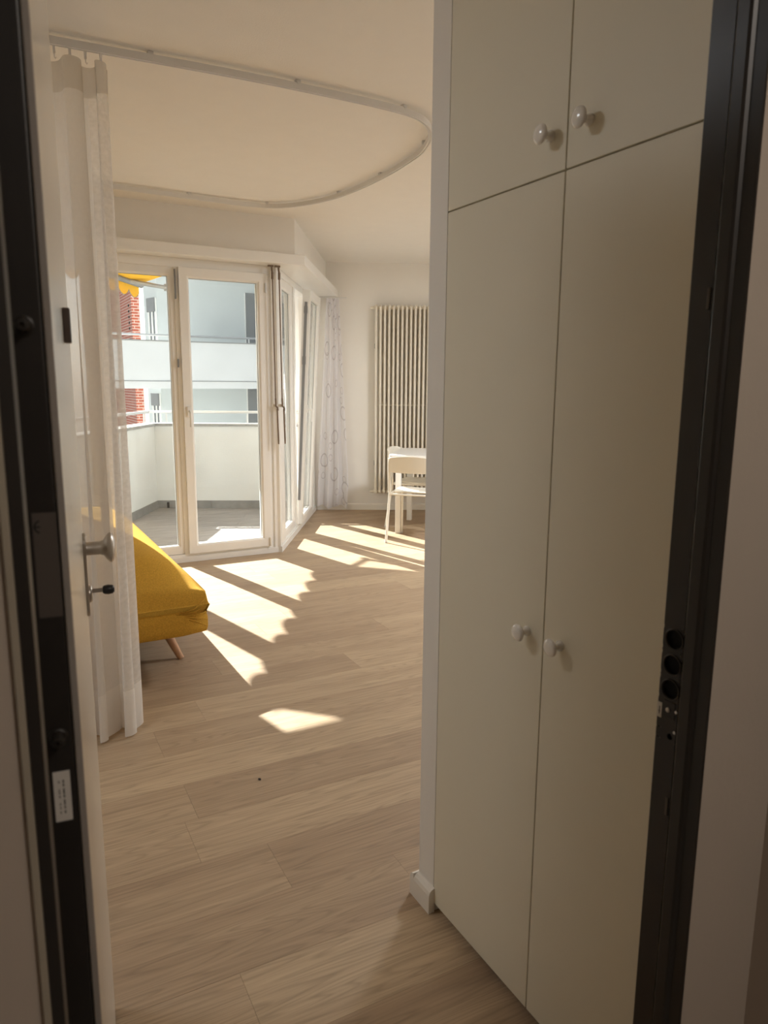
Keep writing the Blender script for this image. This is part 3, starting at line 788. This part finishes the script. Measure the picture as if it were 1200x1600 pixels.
# ceiling curtain rail
rp = [(-1.3, 3.17), (-.4, 3.145), (.324, 3.117), (.95, 3.068), (1.4, 3.055), (1.72, 3.062), (1.90, 3.105), (2.04, 3.235), (2.13, 3.42), (2.178, 3.62), (2.21, 4.06), (2.178, 4.56), (2.06, 4.90), (1.88, 5.085), (1.6, 5.115), (1.0, 5.105), (0.2, 5.10), (-1.3, 5.10)]
path = catmull([(x, y, 2.6) for x, y in rp], 8)
rl = thing('curtain_rail', 'white curved curtain track screwed to the ceiling', 'curtain rail', (1.0, 4.0, 2.6))
MB().sweep(path, [(-.009, -.010), (-.004, -.010), (-.004, -.005), (.004, -.005), (.004, -.010), (.009, -.010), (.009, .018), (-.009, .018)]).build('track', RAILW, rl, world=True)
for (x, y, a) in ((.673, 3.094, 0), (1.265, 3.056, 0), (1.79, 3.07, .2), (2.13, 3.44, 1.2), (2.21, 4.06, 1.57), (2.176, 4.57, 1.7), (1.864, 5.09, 2.8), (1.322, 5.11, 3.14)):
    Mc = Matrix.Translation((x, y, 2.6)) @ Matrix.Rotation(a, 4, 'Z')
    MB().box(-.011, .011, -.011, .011, .019, .0295, Mc).box(-.004, .004, -.0105, .0105, .012, .02, Mc).build('ceiling_clip', ALU, rl, world=True, bevel=.001)

# printed curtain by the far corner
def rfn(u_, v_):
    wid = .13 + .20 * min(1, v_ * 1.15)
    a = .07 + (.02 + wid * u_) ; ph = 2 * pi * (3.2 * u_ + .1)
    off = .055 + (.018 + .022 * v_) * sin(ph) + .01 * sin(5 * u_ + 3 * v_)
    p = RM(a - .07 * v_ + .05 * (1 - v_), off + .03, 0)
    z = 2.255 + (.045 + .02 * sin(ph * .5) - 2.255) * v_
    return Vector((p.x, p.y, z))
rc = thing('printed_curtain', 'white voile curtain with grey ring print in the far corner', 'curtain', tuple(RM(.25, .08, 0)))
cloth('curtain_panel', rfn, 70, 40, RINGC, rc, 0, 1, .62, 2.3)
MB().box(-.1, .22, -.008, .008, -.012, .0, Matrix.Translation(tuple(RM(.13, .09, 2.268))) @ Matrix.Rotation(atan2(RU.y, RU.x), 4, 'Z')).build('track', RAILW, rc, world=True)

# ------------------------------------------------------------------ crank rods
def crank(x, y, label, ztop, dx):
    t = thing('crank_rod', label, 'crank rod', (x, y, 0), group=None)
    mb = MB().box(-.03, .012, -.008, .008, 2.255, 2.268).tube([(0, 0, 2.262), (0, -.004, 2.235), (.003, -.006, 2.215)], .0085, 8).tube([(.003, -.006, 2.215), (.002, -.008, 2.165)], .0105, 8)
    smooth_angle(mb.build('universal_joint', BROWNM, t))
    smooth_angle(MB().tube([(.002, -.008, 2.17), (.008, -.01, 1.24)], .0055, 8).build('rod', BROWNM, t))
    smooth_angle(MB().tube([(.008, -.01, 1.26), (.009, -.012, 1.20), (.020, -.022, 1.185), (.020, -.024, 1.165)], .0075, 8).build('hinge_joint', BROWNM, t))
    smooth_angle(MB().tube([(.016, -.022, 1.18), (.022, -.022, .93), (.022, -.022, .90)], [.0065, .0072, .006], 8).build('crank_handle', BROWNM, t))
    MB().box(-.014, .026, .0, .022, 1.19, 1.215).build('clip', WHITE, t, bevel=.002)
    return t
crank(2.028, 5.462, 'bronze crank rod hanging left beside the balcony door frame', 2.26, 0)
crank(2.083, 5.462, 'bronze crank rod hanging right on the corner post by the bay', 2.26, 0)

# ------------------------------------------------------------------ table and chairs
TA = radians(40); tf = Vector((sin(TA), cos(TA))); tr = Vector((cos(TA), -sin(TA)))
tb = thing('table', 'white dining table in front of the radiator', 'table', (3.30, 5.74, 0), -TA)
# local x = along tr, y = along tf
pts = []
TL, TW, TRD = 1.20, .80, .05
for cx, cy, a0 in ((TL - TRD, TW - TRD, 0), (TRD, TW - TRD, 90), (TRD, TRD, 180), (TL - TRD, TRD, 270)):
    for k in range(6): a = radians(a0 + 18 * k); pts.append((cx + TRD * cos(a) - .06, cy + TRD * sin(a) - .06))
MB().prism(pts, .712, .738).build('tabletop', TABLE, tb, bevel=.003)
for lx in (.0, TL - .17):
    for ly in (.0, TW - .13): MB().box(lx, lx + .05, ly, ly + .05, 0, .712).build('leg', TABLE, tb, bevel=.003)
MB().box(.05, TL - .17, .01, .03, .655, .712).box(.05, TL - .17, TW - .11, TW - .09, .655, .712).box(.01, .03, .05, TW - .17, .655, .712).box(TL - .15, TL - .13, .05, TW - .17, .655, .712).build('apron', TABLE, tb)

def make_chair(loc, az, label):
    t = thing('chair', label, 'chair', (loc[0], loc[1], 0), -az, group='white dining chairs')
    # local +y forward, x right
    sw = .195
    # seat: grid with slight dish
    def plate(fn, nu, nv, th):
        vs = []; fs = []
        for k in (0, 1):
            for j in range(nv + 1):
                for i in range(nu + 1): vs.append(tuple(fn(i / nu, j / nv, k * th)))
        n = (nu + 1) * (nv + 1)
        for j in range(nv):
            for i in range(nu):
                a = j * (nu + 1) + i; fs += [(a, a + nu + 1, a + nu + 2, a + 1), (n + a, n + a + 1, n + a + nu + 2, n + a + nu + 1)]
        ed = [i for i in range(nu)] 
        for i in range(nu):
            a = i; fs.append((a, a + 1, n + a + 1, n + a)); a = nv * (nu + 1) + i; fs.append((a + 1, a, n + a, n + a + 1))
        for j in range(nv):
            a = j * (nu + 1); fs.append((a + nu + 1, a, n + a, n + a + nu + 1)); a = j * (nu + 1) + nu; fs.append((a, a + nu + 1, n + a + nu + 1, n + a))
        return MB().add(vs, fs)
    def sq(u_, v_):       # rounded square mapping
        x, y = 2 * u_ - 1, 2 * v_ - 1
        k = .12
        return x * (1 - k * y * y * x * x), y * (1 - k * x * x * y * y)
    def seat(u_, v_, h):
        x, y = sq(u_, v_)
        return Vector((x * .200, y * .200 + .02, .452 - .014 * (1 - x * x) * (1 - y * y) - .016 * max(0, y - .5) ** 2 * 4 - h))
    o = plate(seat, 14, 14, .012).build('seat', PLAST, t, smooth=False, bevel=.004); smooth_angle(o, 50)
    def back(u_, v_, h):
        x, y = sq(u_, v_)
        zc = .695 + y * .075
        return Vector((x * .212, -.225 - .035 * (1 - x * x) - .035 * (y) * .5 - h + .0, zc - .010 * x * x))
    o = plate(back, 16, 8, .012).build('backrest', PLAST, t, bevel=.004); smooth_angle(o, 50)
    for sgn in (-1, 1):
        smooth_angle(MB().tube(catmull([(sgn * .215, -.262, 0), (sgn * .205, -.20, .40), (sgn * .203, -.20, .50), (sgn * .203, -.225, .66), (sgn * .200, -.236, .745)], 5), .011, 10).build('leg', PLAST, t), 50)
        smooth_angle(MB().tube(catmull([(sgn * .200, .195, 0), (sgn * .188, .165, .39), (sgn * .187, .150, .425), (sgn * .190, .10, .432), (sgn * .203, -.20, .425)], 6), .011, 10).build('leg', PLAST, t), 50)
        for p in ((sgn * .215, -.262), (sgn * .200, .195)): smooth_angle(MB().tube([(p[0], p[1], 0), (p[0], p[1], .012)], .0125, 10).build('foot_cap', ALU, t))
    MB().tube([(-.2, -.2, .425), (.2, -.2, .425)], .009, 8).build('crossbar', PLAST, t)
    return t
ca = radians(46); cf = Vector((sin(ca), cos(ca))); cr_ = Vector((cos(ca), -sin(ca)))
pc = Vector((3.024, 5.416)) + cf * .262 + cr_ * .215
make_chair(pc, ca, 'near white chair with its back to the viewer, in front of the table')
ca2 = radians(138); cf2 = Vector((sin(ca2), cos(ca2))); cr2 = Vector((cos(ca2), -sin(ca2)))
pc2 = Vector((3.369, 6.05)) + cf2 * .262 - cr2 * .215
make_chair(pc2, ca2, 'far white chair tucked behind the table near the radiator')

# small dark crumb on the floor
o = MB().lathe([(.0015, .0003), (.0042, .0012), (.0045, .0030), (.0028, .0046), (.0008, .0051)], Matrix.Translation((.755, 2.255, 0)) @ Matrix.Rotation(.4, 4, 'Z') @ Matrix.Scale(1.5, 4, (0, 1, 0)), 10).build('crumb', BUGM)
tag(o, 'tiny dark crumb lying on the oak floor', 'crumb')

# ------------------------------------------------------------------ balcony
BL = Vector((1.662, 8.284)); BF = Vector((sin(radians(117)), cos(radians(117)))); BS = Vector((-.508, -.861))
bl_end = BL + BS * ((BL.y - 5.60) / .861)
bfar = BL + BF * 2.3
BZ = -0.025
bfp = [(bl_end.x, 5.60), (2.05, 5.60), (C0.x + BU.x * 2.4 - BN.x * .08, C0.y + BU.y * 2.4 - BN.y * .08), (bfar.x, bfar.y), (BL.x, BL.y)]
bfo = MB().prism(bfp, -.25, BZ - .01).build('floor', GRANITE); tag(bfo, 'grey tiled balcony floor outside the windows', 'balcony floor', kind='structure')
def inpoly(poly):
    p = poly
    n_ = (-BS.y, BS.x)
    # left parapet side
    ln = Vector((BS.y, -BS.x)); ln = ln if ln.dot(Vector((2, 6)) - BL) < 0 else -ln
    fn_ = Vector((-BF.y, BF.x)); fn_ = fn_ if fn_.dot(Vector((2, 6)) - BL) < 0 else -fn_
    for h in ((ln.x, ln.y, ln.dot(BL)), (fn_.x, fn_.y, fn_.dot(BL)), (0, -1, -5.60), (BN.x, BN.y, BN.dot(C0) - .08)):
        p = clip(p, *h)
        if len(p) < 3: return []
    return p
Mbal = Matrix.Translation((BL.x, BL.y, 0)) @ Matrix.Rotation(atan2(BF.y, BF.x), 4, 'Z')
for r in range(-16, 0):
    for c in range(-1, 4):
        x0 = c * .9 + (.45 if r % 2 else 0) - .3; g = .0015
        q = [(x0 + g, r * .2 + g), (x0 + .9 - g, r * .2 + g), (x0 + .9 - g, r * .2 + .2 - g), (x0 + g, r * .2 + .2 - g)]
        wq = [tuple((Mbal @ Vector((a, b, 0)))[:2]) for a, b in q]
        pcl = inpoly(wq)
        if pcl: MB().prism(pcl, BZ - .01, BZ).build('tile', TILE, bfo)
# parapets
def parapet(A, B, nrm, label, extra=0.0):
    dv = (B - A).normalized(); L = (B - A).length
    M_ = Matrix.Translation((A.x, A.y, 0)) @ Matrix.Rotation(atan2(dv.y, dv.x), 4, 'Z')
    sgn = 1 if (Vector((-dv.y, dv.x)).dot(nrm) > 0) else -1     # outward side
    y0, y1 = (0, .14) if sgn > 0 else (-.14, 0)
    t = thing('balcony_parapet', label, 'parapet', (A.x, A.y, 0))
    MB().box(-extra, L, y0, y1, -.8, .90, M_).build('wall', RENDER, t, world=True)
    MB().box(-extra * 1.1, L, y0 - .02, y1 + .02, .90, .93, M_).build('stone_cap', GRANITE, t, world=True, bevel=.003)
    yk = -.012 * sgn
    k = 0; x = 0.0
    while x < L - .02:
        x2 = min(x + .6, L); MB().box(x + .001, x2 - .001, min(0, yk), max(0, yk), BZ, .062, M_).build('skirting_tile', SKIRT, t, world=True, bevel=.001); x = x2
    yc = (y0 + y1) / 2
    rail = MB().box(-extra * .5 - .01, L, yc - .022, yc + .022, 1.040, 1.068, M_); rail.build('handrail', ALU, t, world=True, bevel=.006)
    x = .12
    while x < L:
        smooth_angle(MB().tube([M_ @ Vector((x, yc, .92)), M_ @ Vector((x, yc, 1.045))], .009, 8).build('rail_post', ALU, t, world=True)); x += .9
    return t
outF = Vector((.454, .891)); outL = Vector((-.861, .508))
parapet(BL, bfar, outF, 'white rendered front balcony parapet with stone cap and metal rail', .14)
parapet(BL, bl_end, outL, 'white rendered left balcony parapet with stone cap and metal rail', .0)
dn = BL + BF * .12 - outF * .022
o = MB().box(-.012, .012, -.008, .012, -.02, .045, Matrix.Translation((dn.x, dn.y, 0)) @ Matrix.Rotation(atan2(BF.y, BF.x), 4, 'Z')).build('drain_outlet', BLACKP, bevel=.003)
tag(o, 'small black drain outlet at the balcony corner', 'drain')

# awning: front bar over the left parapet, cassette on the bay facade
aw = thing('awning', 'orange yellow awning with scalloped valance over the balcony', 'awning', (1.6, 8.3, 2.4))
A0 = Vector((.283, 6.203, 2.405)); A1 = Vector((1.60, 8.33, 2.405)); adir = (A1 - A0).normalized(); AL = (A1 - A0).length
outw = Vector((-adir.y, adir.x, 0))          # away from facade
kz = 2.80
def wallpt(p):
    s_ = (Vector(p[:2]) - C0).dot(BU); q = C0 + BU * s_ - BN * .70; return Vector((q.x, q.y, kz))
W0, W1 = wallpt(A0), wallpt(A1)
cl = MB(); nU = 2; vs = [A0 + Vector((0, 0, .02)), A1 + Vector((0, 0, .02)), W1, W0]
cl.add(vs, [(0, 1, 2, 3)]).build('canopy', YELL, aw, world=True, solid=.003)
bar = MB().tube([A0 - adir * .02, A1 + adir * .02], .028, 10); smooth_angle(bar.build('front_bar', SHUT, aw, world=True))
# scalloped valance
NS = 9; pitch_ = AL / NS; top = []; bot = []
K = 12
for i in range(NS * K + 1):
    t_ = i / K; fr_ = t_ - math.floor(t_)
    dep = .075 + .065 * abs(sin(pi * t_)) ** .75
    p = A0 + adir * (pitch_ * t_) + outw * .022
    top.append(p + Vector((0, 0, .0))); bot.append(p - Vector((0, 0, dep)))
n_ = len(top); fs = [(i, i + 1, n_ + i + 1, n_ + i) for i in range(n_ - 1)]
MB().add(top + bot, fs).build('valance', YELL, aw, world=True, solid=.002)
ed = MB().tube([b for b in bot], .004, 5); ed.build('valance_piping', mat('piping_grey', (.25, .23, .2), .7, noise=.05), aw, world=True)
# folding arm at the far end
ar = A1 - adir * .35; el = A1 + adir * .16 + Vector((.20, -.10, .0)); wm = W1 - BU.to_3d() * .3 + Vector((0, 0, -.06))
AGR = mat('awning_arm_grey', (.30, .29, .27), .5, noise=.04)
smooth_angle(MB().tube([ar, el], .024, 8).build('arm', AGR, aw, world=True)); smooth_angle(MB().tube([el, wm], .026, 8).build('arm', AGR, aw, world=True))
smooth_angle(MB().tube([el - Vector((0, 0, .035)), el + Vector((0, 0, .035))], .032, 12).build('elbow', AGR, aw, world=True))
cas = MB().tube([W0 - (W1 - W0).normalized() * .05, W1 + (W1 - W0).normalized() * .05], .06, 12); smooth_angle(cas.build('cassette', ALU, aw, world=True))

# ------------------------------------------------------------------ neighbouring buildings
o = MB().box(.3, 4.2, .45, .95, 2.88, 3.05, Mb).build('light_block', RENDER); tag(o, 'added white concrete eaves above the awning', 'light_block', kind='structure')  # added slab, stops sun slipping in between awning and facade
nb = thing('apartment_building', 'pale grey apartment building with white balconies across the yard', 'building', (5, 17, -6))
MB().prism([(3.58, 16.9), (12.0, 16.9), (12.0, 18.35), (3.9, 18.35), (3.42, 17.54)], -6, 9).build('facade', NEIGH, nb, world=True)
NS_ = Matrix.Translation((3.58, 16.9, 0)) @ Matrix.Rotation(atan2(.64, -.16), 4, 'Z')      # local x along the side face, +y outwards
for zb in (-4.55, -1.65, 1.25, 4.15):
    p = MB().box(2.05, 12.0, 15.42, 15.56, zb, zb + .95).box(2.05, 2.19, 15.56, 17.5, zb, zb + .95).build('balcony_wall', NEIGHP, nb, world=True)
    MB().box(2.05, 12, 15.40, 15.435, zb + .148, zb + .158).build('drip_groove', SHUT, p, world=True)
    MB().box(2.03, 12.0, 15.40, 15.58, zb + .95, zb + .975).build('stone_cap', GRANITE, p, world=True)
    smooth_angle(MB().tube([(2.05, 15.5, zb + 1.08), (12, 15.5, zb + 1.08)], .022, 8).build('handrail', ALU, p, world=True))
    for i in range(7): MB().tube([(2.2 + i * 1.5, 15.5, zb + .97), (2.2 + i * 1.5, 15.5, zb + 1.08)], .014, 6).build('rail_post', ALU, p, world=True)
    MB().box(2.19, 12, 15.56, 16.9, zb, zb + .16).build('balcony_slab', NEIGH, nb, world=True)
def nwin_front(x0, x1, z0, z1, sh):
    f = MB().frame(x0, x1, z0, z1, [(0, 16.88), (.07, 16.88), (.07, 16.95), (0, 16.95)]).build('window', WHITE, nb, world=True)
    MB().box(x0 + .06, x1 - .06, 16.885, 16.895, z0 + .06, z1 - .06).build('pane', mat('far_glass', (.10, .12, .14), .1, noise=.05), f, world=True)
    k = z1 - sh
    MB().box(x0 + .02, x1 - .02, 16.86, 16.875, k, z1).build('shutter', SHUT, f, world=True)
for zf in (-.15 - 2.9, -.15, 2.75 - .7):
    nwin_front(5.58, 6.6, zf - .1, zf + 1.4, 1.45); nwin_front(8.2, 9.4, zf - .1, zf + 1.4, .3)
def nwin_side(a0, a1, z0, z1, sh):
    f = MB().frame(a0, a1, z0, z1, [(0, -.02), (.05, -.02), (.05, .03), (0, .03)], NS_).box((a0 + a1) / 2 - .03, (a0 + a1) / 2 + .03, -.02, .03, z0, z1, NS_).build('window', WHITE, nb, world=True)
    MB().box(a0 + .04, a1 - .04, -.01, .012, z0 + .04, z1 - .04, NS_).build('pane', MATS['far_glass'], f, world=True)
    MB().box(a0 + .005, a1 - .005, .03, .06, z1 - sh, z1, NS_).build('shutter', SHUT, f, world=True)
for zf in (-1.65, 1.25): nwin_side(.04, .42, zf + .3, zf + 1.98, .30)
nwin_side(.04, .42, -.95, 1.13, .28)

bt = thing('brick_building', 'red brick building corner seen beyond the balcony rail', 'building', (5, 23, -6))
MB().box(3.94, 4.16, 22.0, 27.0, -6, 9.0).build('brick_pier', BRICK, bt, world=True)
vt = MB()
for i in range(8): vt.box(3.925, 3.945, 22.35, 22.47, 2.4 + i * .16 - (0 if i < 8 else 0), 2.46 + i * .16)
vt.build('vent_holes', VOID, bt, world=True)
MB().box(3.2, 3.93, 25.5, 27.0, -6, 9).build('rear_wall', BRICK, bt, world=True)

gr = MB().box(-60, 60, 6.0, 90, -6.3, -6.0).build('ground', GROUND); tag(gr, 'paved yard far below the balcony', 'ground', kind='structure')
own = MB().box(-8, 9, 5.9, 6.0, -6, -.3).build('wall_lower', RENDER); tag(own, 'outer wall of the house below the balcony', 'wall', kind='structure')

# ------------------------------------------------------------------ unseen fill lamps added to brighten flat and stairwell
def fill_ceiling_lamp(x, y, z, r, power, color, label):
    t = thing('fill_ceiling_lamp', label, 'lamp', (x, y, z))
    smooth_angle(MB().lathe([(r * .75, 0), (r * .75, -.02), (r, -.025), (r, -.03)][::-1], Matrix.Identity(4), 28).build('base', WHITE, t))
    smooth_angle(MB().lathe([(r * .97, -.03), (r * .93, -.06), (r * .7, -.085), (r * .3, -.095)][::-1], Matrix.Identity(4), 28).build('shade', emit_mat('fill_lamp_glow', color, .6), t))
    L = bpy.data.lights.new('fill_lamp_light', 'AREA'); L.shape = 'DISK'; L.size = 2 * r; L.energy = power; L.color = color
    lo_ = bpy.data.objects.new('fill_lamp_light', L); COL.objects.link(lo_); lo_.parent = t; lo_.location = (0, 0, -.11)
    return t
fill_ceiling_lamp(3.9, 3.7, H, .26, 72, (.93, .965, 1.0), 'added round fill lamp on the ceiling in the part of the room hidden by the wardrobe')  # invented lamp, lifts the otherwise dark interior
fill_ceiling_lamp(-.75, 2.1, H, .22, 10, (.93, .965, 1.0), 'added round fill lamp on the ceiling in the room corner behind the open entrance door')  # invented lamp, fills wardrobe and floor from the left
fill_ceiling_lamp(.78, -.55, 2.5, .16, 11, (1.0, .90, .80), 'added round fill lamp on the stairwell ceiling behind the viewer')  # invented lamp, fills the stairwell walls by the door
print('planks', ip, 'objects', len(bpy.data.objects))
